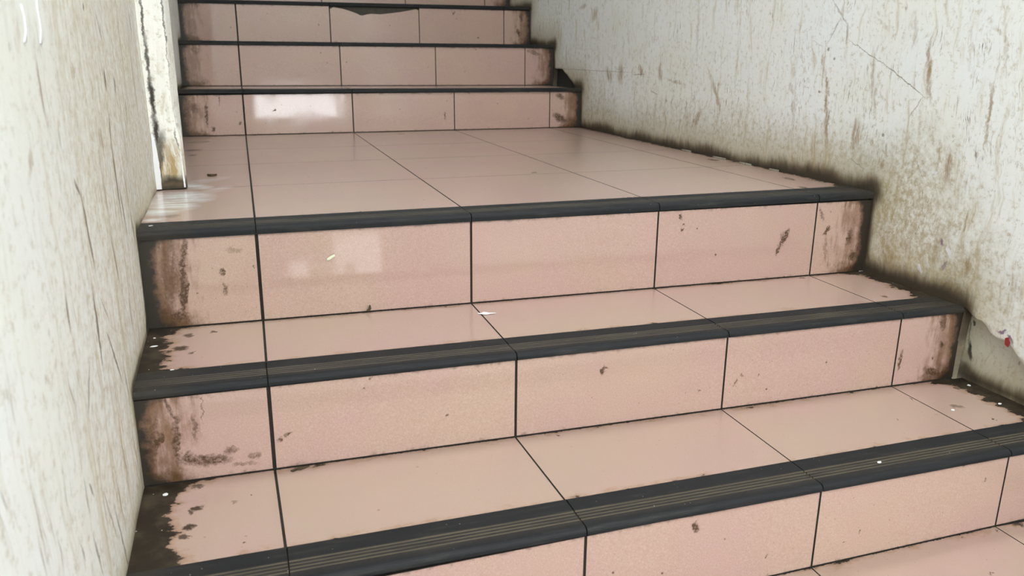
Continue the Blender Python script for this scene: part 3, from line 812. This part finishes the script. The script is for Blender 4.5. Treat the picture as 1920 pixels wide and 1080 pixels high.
def build_step(k):
    ymid = RY[k][0]
    root = thing('landing' if k == 3 else 'stair_step', (0.58, RY[k][0], (TZ[k - 1][0] if k else -0.306)))
    tag(root, LABELS[k], 'landing' if k == 3 else 'step', 'steps of the tiled staircase')
    kids = []
    dl = DIRT[k]
    js = JX[k]
    # ---- risers
    for i in range(5):
        xa_raw = js[i - 1] if i else XL(ymid) - 0.008
        xb_raw = js[i] if i < 4 else XR(ymid) + 0.006
        xa = xa_raw + (GAPV[i - 1] / 2 if i else 0)
        xb = xb_raw - (GAPV[i] / 2 if i < 4 else 0)
        zb_ = (lambda x: tz(k - 1, x) + 0.0022) if k else (lambda x: -0.304)
        zt_ = lambda x: nz(k, x) - 0.0008
        def at(v, k=k):
            return ((v.x - XL(ymid) - dl[0], XR(ymid) - v.x - dl[1], 0.0),
                    (v.z - (tz(k - 1, v.x) if k else -0.306), nz(k, v.x) - v.z, 0.0))
        if k == 6 and i == 2:       # broken tile: jagged upper edge
            tops = [(0.00, 0.012), (0.04, 0.003), (0.14, 0.010), (0.22, 0.018), (0.30, 0.029), (0.335, 0.036), (0.36, 0.037), (0.40, 0.032), (0.45, 0.028),
                    (0.56, 0.030), (0.68, 0.024), (0.79, 0.018), (0.90, 0.010), (0.97, 0.0040), (1.0, 0.0090)]
            quad = [(xa, ry(k, xa), zb_(xa)), (xb, ry(k, xb), zb_(xb))]
            for t, dz in reversed(tops):
                x = xa + (xb - xa) * t
                quad.append((x, ry(k, x) + TILT[k] * (0.16 - dz), zt_(x) - dz))
            o = slab('riser_tile', quad, (0, -1, TILT[k]), at, RISER_M[k], root, bev=0.0004)
            o['label'] = 'pink riser tile with its top edge broken away'
            kids.append(o)
            kids.append(boxes('exposed_mortar', [(xa, xb, ry(k, xa) + 0.0085, ry(k, xa) + 0.0118, nz(k, xa) - 0.048, nz(k, xa) - 0.001)], M['mortar']))
            continue
        quad = [(xa, ry(k, xa), zb_(xa)), (xb, ry(k, xb), zb_(xb)), (xb, rtop(k, xb), zt_(xb)), (xa, rtop(k, xa), zt_(xa))]
        kids.append(slab('riser_tile', quad, (0, -1, TILT[k]), at, RISER_M[k], root))
    # ---- nosing
    for i in range(5):
        x_end_r = xr_low(ymid) if k <= 1 else XR(ymid)
        xa = js[i - 1] + 0.0010 if i else XL(ymid) - 0.008
        xb = js[i] - 0.0010 if i < 4 else x_end_r + 0.005
        kids.append(nosing(k, xa, xb, root, x_end_r))
    # ---- treads
    nxt = k + 1
    rows = []
    if k == 3:
        cuts = [0.76, 1.156, 1.52]
        rows = [(lambda x: iy(3, x), 0.760, 0), (lambda x: 0.760, 1.156, 1), (lambda x: 1.156, 1.52, 1), (lambda x: 1.52, None, 1)]
    else:
        rows = [(lambda x: iy(k, x), None, 0)]
    for (fy, by, g0) in rows:
        for i in range(5):
            def jx(i, y):
                if i < 0:
                    return XL(y) - 0.008
                if i > 3:
                    return (xr_low(y) if k <= 1 else XR(y)) + 0.006
                a, b = JX[k][i], JX[min(nxt, 7)][i]
                t = (y - RY[k][0]) / (RY[nxt][0] - RY[k][0])
                return a + (b - a) * t
            yf = fy(0.4 * i) + (0.0005 if g0 else 0.0006)
            yb_of = (lambda x: ry(nxt, x) - 0.0003) if by is None else (lambda x: by - 0.0006)
            gl = GAPV[i - 1] / 2 * 0.72 if i else 0
            gr = GAPV[i] / 2 * 0.72 if i < 4 else 0
            if k in (1, 0) and i == 4:
                # last tile widens where the plaster coat is missing
                quad = [(jx(3, fy(1.2)) + gl, fy(1.2) + .0006, 0), (XR(0) + DEEP + 0.004, fy(1.35) + .0006, 0),
                        (XR(0) + DEEP + 0.004, RY[nxt][0] - 0.006, 0), (jx(3, yb_of(1.2)) + gl, yb_of(1.2), 0)]
            else:
                xf_a, xf_b = jx(i - 1, fy(0.4)) + gl, jx(i, fy(0.4)) - gr
                xb_a, xb_b = jx(i - 1, yb_of(0.4)) + gl, jx(i, yb_of(0.4)) - gr
                quad = [(xf_a, fy(xf_a) + (.0005 if g0 else .0006), 0), (xf_b, fy(xf_b) + (.0005 if g0 else .0006), 0), (xb_b, yb_of(xb_b), 0), (xb_a, yb_of(xb_a), 0)]
            quad = [(a, b, tz(k, a)) for a, b, _ in quad]
            def at(v, k=k):
                dr = XR(v.y) - v.x - dl[3] if k > 1 else XR(v.y) + 0.012 - v.x - dl[3]
                return ((v.x - XL(v.y) - dl[2], dr, 0.0), (ry(nxt, v.x) - v.y, v.y - iy(k, v.x) + 0.004, 0.0))
            kids.append(slab('landing_tile' if k == 3 else 'tread_tile', quad, (0, 0, 1), at, TREAD_M[k], root, bev=0.0003))
    # ---- concrete core behind the joints
    # (grout stands just below the tile faces)
    ins = 0.0105 if k == 6 else 0.0014
    xa, xb = XL(ymid) - 0.010, XR(RY[nxt][0]) + 0.007
    cv = []
    for x in (xa, xb):
        zb0 = tz(k - 1, x) - 0.0011 if k else -0.306
        yb0 = ry(nxt, x) + 0.0050
        zt0 = tz(k, x) - 0.0013
        cv += [(x, ry(k, x) + ins, zb0), (x, rtop(k, x) + ins, nz(k, x) - 0.001), (x, ry(k, x) + 0.02, zt0 - 0.004), (x, iy(k, x) - 0.001, zt0 - 0.004), (x, iy(k, x), zt0), (x, yb0, zt0), (x, yb0, zb0)]
    cf = [tuple(range(6, -1, -1)), tuple(range(7, 14))] + [(i, (i + 1) % 7, 7 + (i + 1) % 7, 7 + i) for i in range(7)]
    kids.append(mesh('concrete_core', cv, cf, M['grout']))
    for o in kids:
        child_fix(o, root)
    return root


def nosing(k, xa, xb, root, x_end_r):
    L = (iy(k, 0.6) - ry(k, 0.6)) + 0.0045
    h = max(0.0095, min(0.0155, tz(k, 0.6) - nz(k, 0.6)))
    pts = [(0.0, 0.0, 0.0), (0.0300, 0.0, 0.0)]
    for q in range(4):
        s = 0.0325 + q * 0.0074
        pts += [(s, 0.0, 0.15), (s + 0.0007, -0.0013, 1.0), (s + 0.0033, -0.0013, 1.0), (s + 0.0040, 0.0, 0.15)]
    r = 0.0085
    pts.append((L - r - 0.001, 0.0, 0.0))
    for q in range(1, 6):
        an = math.pi / 2 * q / 5
        pts.append((L - r + r * math.sin(an), -r + r * math.cos(an), 0.0))
    pts += [(L, -h, 0.0), (L - 0.012, -h - 0.0001, 0.0), (0.012, -0.0078, 0.0), (0.0, -0.0078, 0.0)]
    n = len(pts)
    nseg = 6
    vs_, gv, ed = [], [], []
    for c_ in range(nseg + 1):
        x = xa + (xb - xa) * c_ / nseg
        for (s, dz, gr) in pts:
            y = iy(k, x) - s * ((iy(k, x) - ry(k, x)) + 0.0045) / L
            wob = 0.0006 * mnoise.noise(Vector((x * 14, k * 3.1, s * 40))) if dz < -0.002 else 0
            vs_.append((x, y + wob, tz(k, x) + 0.0004 + dz))
            gv.append(gr)
            ed.append((x - XL(y) - 0.01, x_end_r - x - 0.01, 0))
    fs = []
    for c_ in range(nseg):
        for i in range(n):
            j = (i + 1) % n
            fs.append((c_ * n + i, c_ * n + j, (c_ + 1) * n + j, (c_ + 1) * n + i))
    fs.append(tuple(range(n)))
    fs.append(tuple(nseg * n + i for i in range(n - 1, -1, -1)))
    return mesh('nosing_strip', vs_, fs, M['nosing'], root, {'groove': ('FLOAT', gv), 'ed': ('FLOAT_VECTOR', ed)})


STEPS = {k: build_step(k) for k in range(0, 8)}

# ------------------------------------------------------------------ pilaster on the landing
PX = [(0.3390, -0.1424), (0.403, -0.1430), (0.452, -0.1436), (0.476, -0.1494), (0.52, -0.1530), (0.56, -0.1540), (0.643, -0.1510), (0.74, -0.1500), (1.2, -0.1500), (CEIL_Z, -0.1500)]


def pil_x(z):
    for (a, b), (c_, d) in zip(PX[:-1], PX[1:]):
        if z <= c_:
            return b + (d - b) * (z - a) / (c_ - a)
    return PX[-1][1]


pil = thing('pilaster', (-0.17, 0.775, 0.3395))
tag(pil, 'narrow white plaster pilaster with a mouldy foot standing against the left wall', 'pilaster')
zsl = [0.3395 + 0.012 * i for i in range(40)] + [0.9, 1.2, 1.6, 2.0, CEIL_Z - 0.002]
vs_, hd, fs = [], [], []
NX = 8
for z in zsl:
    xf = pil_x(z)
    xw = -0.2090
    row = []
    for i in range(NX + 1):
        x = xw + (xf - xw) * i / NX
        y = 0.750 + 0.0022 * mnoise.noise(Vector((x * 60, z * 25, 3))) + (0.003 if i == NX else 0)
        row.append((x, y, z))
    row.append((xf + 0.004, 0.765, z))
    row.append((-0.1415, 0.800, z))
    row.append((-0.1440, 0.806, z))
    row.append((-0.2090, 0.806, z))
    for v in row:
        vs_.append(v)
        hd.append(max(0.0, z - 0.3395))
nr = NX + 5
for r_ in range(len(zsl) - 1):
    for i in range(nr):
        j = (i + 1) % nr
        fs.append((r_ * nr + i, r_ * nr + j, (r_ + 1) * nr + j, (r_ + 1) * nr + i))
fs.append(tuple(range(nr)))
fs.append(tuple((len(zsl) - 1) * nr + i for i in range(nr - 1, -1, -1)))
child_fix(mesh('shaft', vs_, fs, M['pilaster'], None, {'hd': ('FLOAT', hd)}), pil)


def ribbon(name, pts, y, th, mat, parent, label=None):
    """jagged peel of paint standing on a front face: pts = (x_left, x_right, z)"""
    vs_, fs = [], []
    for (a, b, z) in pts:
        ja = 0.0012 * mnoise.noise(Vector((z * 90, a * 50, 1)))
        jb = 0.0012 * mnoise.noise(Vector((z * 90, b * 50, 7)))
        vs_ += [(a + ja, y - th, z), (b + jb, y - th * 0.5, z), (b + jb, y + 0.002, z), (a + ja, y + 0.002, z)]
    n = len(pts)
    for r_ in range(n - 1):
        for i in range(4):
            j = (i + 1) % 4
            fs.append((r_ * 4 + i, r_ * 4 + j, r_ * 4 + 4 + j, r_ * 4 + 4 + i))
    fs += [(0, 1, 2, 3), tuple(n * 4 - 4 + i for i in (3, 2, 1, 0))]
    o = mesh(name, vs_, fs, mat)
    if label:
        o['label'] = label
    child_fix(o, parent)


pts = []
for i in range(22):
    t = i / 21
    z = 0.340 + 0.122 * t
    wdt = 0.0120 * (1 - t ** 3 * 0.75)
    pts.append((-0.2035 + 0.002 * t, -0.2035 + 0.002 * t + wdt, z))
ribbon('peeling_paint', pts, 0.747, 0.003, M['paint'], pil, 'strip of bright white peeling paint')
pts = [(-0.1455 - 0.0012 * (i / 14), -0.1418 - 0.0035 * (i / 14), 0.342 + 0.080 * i / 14) for i in range(15)]
ribbon('peeling_paint', pts, 0.752, 0.0022, M['paint'], pil, 'thin white paint edge')

# ------------------------------------------------------------------ litter
def shard(name, outline, thick, mat, loc, rz, label, cat, group=None, upright=False, curl=0.0):
    """small irregular chip: outline in metres, lying on (or stuck upright to) a surface"""
    n = len(outline)
    top = [(x, y, thick + curl * (abs(x) + abs(y))) for x, y in outline]
    bot = [(x, y, curl * (abs(x) + abs(y))) for x, y in outline]
    vs_ = top + bot + [(0, 0, thick * 1.15), (0, 0, 0)]
    fs = []
    for i in range(n):
        j = (i + 1) % n
        fs += [(2 * n, i, j), (2 * n + 1, n + j, n + i), (i, n + i, n + j, j)]
    o = mesh(name, vs_, fs, mat)
    o.rotation_euler = (math.pi / 2, rz, 0) if upright else (0, 0, rz)
    o.location = loc
    tag(o, label, cat, group)
    return o


def ragged(rx, ry_, n, seed):
    rnd = random.Random(seed)
    return [(rx * math.cos(2 * math.pi * i / n) * rnd.uniform(0.7, 1.15), ry_ * math.sin(2 * math.pi * i / n) * rnd.uniform(0.7, 1.15)) for i in range(n)]


GF = 'white paint flakes on the steps'
for (x, y, k, rx, ry_, rz, lab) in (
        (-0.1623, -0.030, 1, .0040, .0042, .3, 'square white paint flake in black grime at the left end of the bottom step'),
        (-0.1813, 0.1998, 2, .0058, .0032, .1, 'oblong white paint flake in the black grime at the left end of the middle step'),
        (-0.1840, 0.2433, 2, .0024, .0022, .1, 'tiny white paint flake behind the oblong flake on the middle step'),
        (0.9412, -0.2578, 1, .0042, .0028, .4, 'white paint flake caught on the ribs of the nearest black nosing'),
        (1.2261, -0.1300, 1, .0040, .0032, .5, 'white paint flake beside the brown stain on the bottom step, right end'),
        (1.3380, -0.1331, 1, .0046, .0034, .2, 'white paint flake in the grime near the right frame edge of the bottom step'),
        (1.3560, -0.0442, 1, .0046, .0036, .9, 'white paint flake in the dark right corner behind the bottom tread'),
        (-0.145, 0.0793, 2, .0030, .0016, .2, 'sliver of white paint on the left end of the middle black nosing'),
        (-0.180, 0.3420, 3, .0036, .0024, .2, 'white paint flake at the left end of the landing nosing')):
    shard('paint_flake', ragged(rx, ry_, 7, int(x * 1000) + k), 0.0007, M['flake'], (x, y, tz(k, x) + 0.0006), rz, lab, 'flake', GF)

shard('paper_scrap', [(-.016, .002), (-.009, .0035), (-.004, .009), (.001, .008), (.006, .0030), (.018, -.0035), (.0185, -.0050), (.007, -.0020), (.001, -.0045), (-.006, -.004), (-.0165, .0006)],
      0.0010, M['flake'], (0.4074, 0.2159, tz(2, .4) + 0.0003), -0.1, 'torn white paper scrap across a tile joint on the middle tread', 'paper', curl=0.10)
shard('paper_scrap', [(-.0075, -.0050), (-.0030, -.0055), (.0080, .0015), (.0075, .0052), (.0010, .0030), (-.0065, -.0015)],
      0.0007, M['scrap'], (0.127, 0.2895, 0.2715), 0.0, 'pale green paper scrap stuck to the landing riser', 'paper', upright=True)
shard('dirt_crumb', [(-.0050, -.0040), (.0010, -.0045), (.0045, .0000), (.0035, .0070), (.0012, .0075), (.0010, .0015), (-.0030, -.0010)],
      0.0022, M['crumb'], (0.1931, 0.2870, 0.1655), 0.0, 'dark crumb stuck at the foot of the landing riser', 'crumb', upright=True)
shard('dirt_crumb', [(-.014, -.003), (-.006, .002), (.000, .0055), (.006, .0045), (.016, .004), (.007, -.001), (.002, -.004), (-.005, -.001), (-.011, -.006)],
      0.0020, M['crumb'], (0.0330, -0.0080, tz(1, 0) + 0.0003), 0.0, 'dark leaf crumb at the back of the bottom tread beside the joint', 'crumb')
shard('dirt_crumb', [(-.011, .006), (-.008, -.002), (-.001, -.007), (.008, -.003), (.012, .003), (.004, .000), (-.003, .001), (-.007, .008)],
      0.0045, M['crumb'], (-0.0918, 0.9467, tz(3, 0) + 0.0003), 0.0, 'dark curled crumb on the landing beside the pilaster', 'crumb')
for q, (y, ln, lab) in enumerate(((1.100, .030, 'farthest plaster crumb along the right wall of the landing'),
                                  (0.905, .040, 'long pale plaster crumb against the right wall of the landing'),
                                  (0.775, .030, 'pale plaster crumb at the middle of the right landing edge'),
                                  (0.640, .022, 'nearest plaster crumb at the right edge of the landing'))):
    shard('plaster_crumb', ragged(0.004, ln, 9, 40 + q), 0.004, M['plaster'],
          (XR(y) - 0.008, y, tz(3, 1.3) + 0.0004), 0.04, lab, 'plaster crumb', 'plaster crumbs along the landing')

# red paint chip hanging on the broken edge of the plaster coat
o = mesh('red_paint_chip', [(1.3478, -0.1185, 0.1075), (1.3474, -0.1120, 0.1110), (1.3474, -0.1105, 0.1235), (1.3478, -0.1165, 0.1265), (1.3482, -0.1210, 0.1170),
                            (1.3500, -0.1185, 0.1075), (1.3500, -0.1120, 0.1110), (1.3500, -0.1105, 0.1235), (1.3500, -0.1165, 0.1265), (1.3500, -0.1210, 0.1170)],
         [(0, 1, 2, 3, 4), (9, 8, 7, 6, 5)] + [(i, (i + 1) % 5, 5 + (i + 1) % 5, 5 + i) for i in range(5)], M['red'])
o['label'] = 'dark red paint chip'
child_fix(o, wr)


# dark panel painting in the hole's shade where plaster is missing above the first upper step
o = mesh('hole_shade_panel', [(XR(2.2) + dx, y, z) for dx in (0.0215, 0.0255) for (y, z) in ((2.05, 0.494), (2.32, 0.494), (2.32, 0.592), (2.20, 0.592), (2.05, 0.53))],
         [(0, 1, 2, 3, 4), (9, 8, 7, 6, 5)] + [(i, (i + 1) % 5, 5 + (i + 1) % 5, 5 + i) for i in range(5)], M['hole_shade'])
o['label'] = 'dark panel painted as the shade inside the hole'
child_fix(o, wr)

# two thick runs of white paint high on the left wall
for pts in ([(-0.3300, 0.6790), (-0.3230, 0.6690), (-0.3245, 0.6560), (-0.3370, 0.6455)],
            [(-0.2620, 0.7000), (-0.2630, 0.6762), (-0.2590, 0.6663), (-0.2605, 0.6562), (-0.2700, 0.6450)]):
    vs_, fs = [], []
    for i, (y, z) in enumerate(pts):
        r_ = 0.0022 if i < len(pts) - 1 else 0.0032
        xs = XL(y) - (lump(y, z, 3.0) + 0.75) * 0.006
        for q in range(6):
            an = math.pi * q / 5
            vs_.append((xs - 0.0006 + math.sin(an) * r_ * 0.8, y + math.cos(an) * r_ * 1.5, z))
    n = 6
    for i in range(len(pts) - 1):
        for q in range(n):
            w_ = (q + 1) % n
            fs.append((i * n + q, i * n + w_, i * n + n + w_, i * n + n + q))
    fs += [tuple(range(n)), tuple(len(vs_) - 1 - q for q in range(n))]
    o = mesh('paint_drip', vs_, fs, M['paint'], wl, smooth=True)
    o['label'] = 'thick white paint run'
